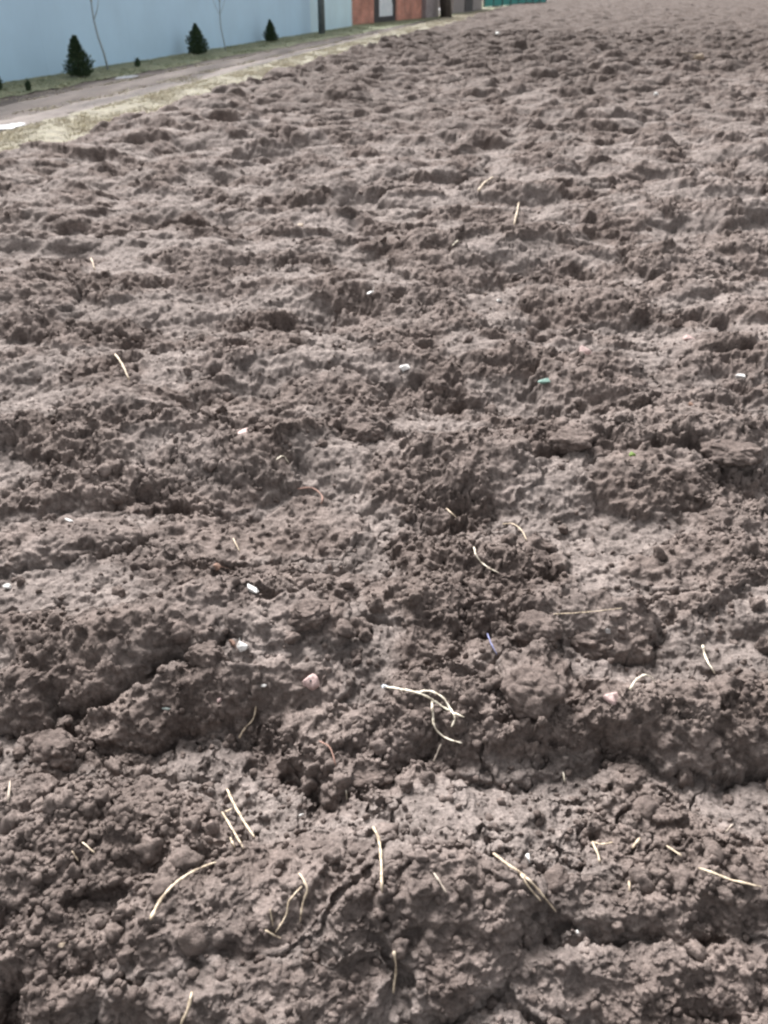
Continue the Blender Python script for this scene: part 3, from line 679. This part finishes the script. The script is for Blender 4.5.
frag('pale_stone', 'pale pinkish stone on the slope of the mound, right of the flat white chip', 587, 354, 17, 14, M_pink, 2, cat='stone')
frag('pinkish_chip', 'flat salmon pink chip left of centre beside the big dark clod', 245, 432, 20, 10, M_pink, 3, .35, cat='chip')
frag('white_sliver', 'bright white elongated sliver lying aslant left of the centre', 254, 592, 28, 8, M_chipw, 4, -.6, cat='sliver')
frag('white_fragment', 'white fragment touching a rusty one between two clods', 243, 647, 13, 12, M_chipw, 5, .3, cat='fragment')
frag('rusty_fragment', 'rust coloured fragment just left of the white one between two clods', 232, 643, 9, 8, M_rust, 6, cat='fragment')
bpy.context.view_layer.update()
pk = frag('pink_stone', 'pink stone with a small dark hole on the ridge left of the forked stalk', 309, 685, 20, 17, M_pink, 7, .5, cat='stone', amp=.25)
bpy.context.view_layer.update()
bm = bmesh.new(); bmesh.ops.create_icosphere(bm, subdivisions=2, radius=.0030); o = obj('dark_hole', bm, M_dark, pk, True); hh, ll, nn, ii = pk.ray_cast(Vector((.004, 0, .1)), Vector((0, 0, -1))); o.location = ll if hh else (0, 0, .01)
frag('white_flake', 'small white flake on the crest of the ridge left of the pink stone', 263, 686, 9, 4, M_chipw, 8, .2, cat='flake')
frag('greenish_flake', 'pale greenish flake at the left end of the ridge', 166, 709, 12, 4, mat('pale_green', [(.3, (.42, .50, .46)), (.7, (.60, .66, .62))], 30), 9, -.2, cat='flake')
frag('pinkish_stone', 'pinkish white stone at the left end of the big cracked clod', 616, 698, 23, 22, M_pink, 10, .5, cat='stone')
frag('green_fragment', 'bluish green glassy fragment in front of the diagonal ridge', 544, 381, 14, 6, M_gglass, 11, cat='fragment')
frag('green_leaf', 'tiny yellow green leaf on top of the mound right of centre', 632, 455, 8, 6, M_leaf, 12, cat='leaf')
frag('white_pebble', 'small white pebble above the long hump in the upper middle', 371, 293, 9, 6, M_chipw, 13, cat='pebble')
frag('pale_boulder', 'largest pale stone far up the field near the top right corner', 697, 57, 13, 9, M_tan, 14, cat='stone')
frag('white_pebble', 'small white pebble far up the field below and left of the largest pale stone', 656, 95, 6, 5, M_chipw, 15, cat='pebble')
frag('white_pebble', 'tiny pale pebble near the far end of the dry grass', 497, 34, 5, 4, M_chipw, 16, cat='pebble')
frag('pinkish_stone', 'pinkish stone on the right of the field above the white chip near the edge', 689, 340, 14, 11, M_pink, 17, cat='stone')
frag('white_chip', 'whitish chip near the right edge below the pinkish stone', 740, 377, 12, 6, M_chipw, 18, cat='chip')
frag('rusty_pebble', 'small rust coloured pebble near the right edge below the diagonal ridge', 690, 405, 7, 6, M_rust, 19, cat='pebble')
frag('tan_chip', 'small light tan chip in the shadow of the large brown clod at bottom left', 61, 945, 12, 6, M_tan, 20, cat='chip')
frag('tan_chip', 'tan twisted chip above the bright white sliver', 217, 566, 10, 9, M_rust, 21, .7, cat='chip')
frag('white_pebble', 'tiny white pebble on the hump right of the upper middle', 499, 301, 7, 5, M_chipw, 22, cat='pebble')
frag('pale_pebble', 'pale pebble on the distant clods in the upper left half', 300, 226, 8, 5, M_tan, 23, cat='pebble')
frag('white_bit', 'white bit on the brown clods at the left edge', 8, 587, 13, 7, M_chipw, 24, cat='bit')
frag('white_bit', 'thin white bit on the earth at left below the dark mound', 70, 521, 15, 4, M_chipw, 25, -.5, cat='bit')
frag('white_grain', 'tiny white grain beside the split straw', 528, 860, 5, 11, M_chipw, 26, cat='grain')
frag('white_grain', 'tiny white grain on the smooth dome shaped clod', 577, 932, 4, 4, M_chipw, 27, cat='grain')
frag('white_grain', 'tiny white grain on the ground before the round lumps at lower centre', 301, 815, 6, 4, M_chipw, 28, cat='grain')
frag('pinkish_grain', 'tiny pinkish grain on the ridge right of the greenish flake', 220, 700, 7, 6, M_pink, 29, cat='grain')
frag('whitish_stone', 'whitish crumb half sunk in the right clod of the cracked pair', 607, 631, 11, 6, mat('whitish', [(.3, (.30, .28, .27)), (.7, (.42, .40, .39))], 30), 30, cat='stone')

# loose clods that stand out
from mathutils import noise as mn
def clod(px, py, wpx, hpx, label, seed, asp=.8):
    P, t, n = hit(px, py + hpx * .3); s = t / F
    v, f = lump(5, seed, .0, .9); off = Vector((seed * 3.7, seed * 1.3, 0))
    for i in range(len(v)):
        p = Vector(v[i]); d = 1 + .30 * mn.noise(p * 1.1 + off) + .16 * mn.noise(p * 2.6 + off)
        vo = mn.voronoi(p * 2.0 + off)[0]; d += .30 * (vo[1] - vo[0]) ** .5 - .12
        d += .07 * abs(mn.noise(p * 6 + off)) + .05 * mn.noise(p * 11 + off) + .025 * mn.noise(p * 24 + off)
        p = p * d; p.z = min(p.z, .8 + .12 * mn.noise(p * 3 + off)); v[i] = p
    v = v * np.array([wpx * s * .47, wpx * s * .47 * asp, hpx * s * .52])
    o = link('soil_clod', np_mesh('soil_clod', v, f), M_soil, smooth=True); o.location = P + Vector((0, wpx * s * .15, 0)); o.rotation_euler = (0, 0, seed * .7 % 1 - .5)
    tag(o, label, 'clod', 'loose clods of earth lying on the field')
clod(362, 431, 42, 30, 'round loose clod in the middle of the field right of the salmon pink chip', 1)
clod(573, 438, 44, 22, 'flat topped loose clod below the diagonal ridge right of the centre', 2)
clod(52, 746, 50, 36, 'loose clod near the left edge below the dark overhang', 3)
clod(370, 775, 54, 26, 'low loose clod in front of the row, below the forked stalk to its left', 4)
clod(535, 686, 66, 52, 'square standing clod in the row right of the forked stalk', 5, .9)
clod(207, 652, 40, 38, 'upright clod left of the white and rusty fragments', 6)
clod(308, 612, 44, 26, 'smooth rounded clod left of centre right of the white sliver', 7)
clod(538, 625, 50, 34, 'left clod of the cracked pair above the square clod', 8)
clod(590, 636, 64, 46, 'right clod of the cracked pair above the square clod', 9)
clod(438, 383, 24, 22, 'small round clod beside the flat white chip', 10)
clod(735, 450, 60, 26, 'slab like clod near the right edge of the field', 11)
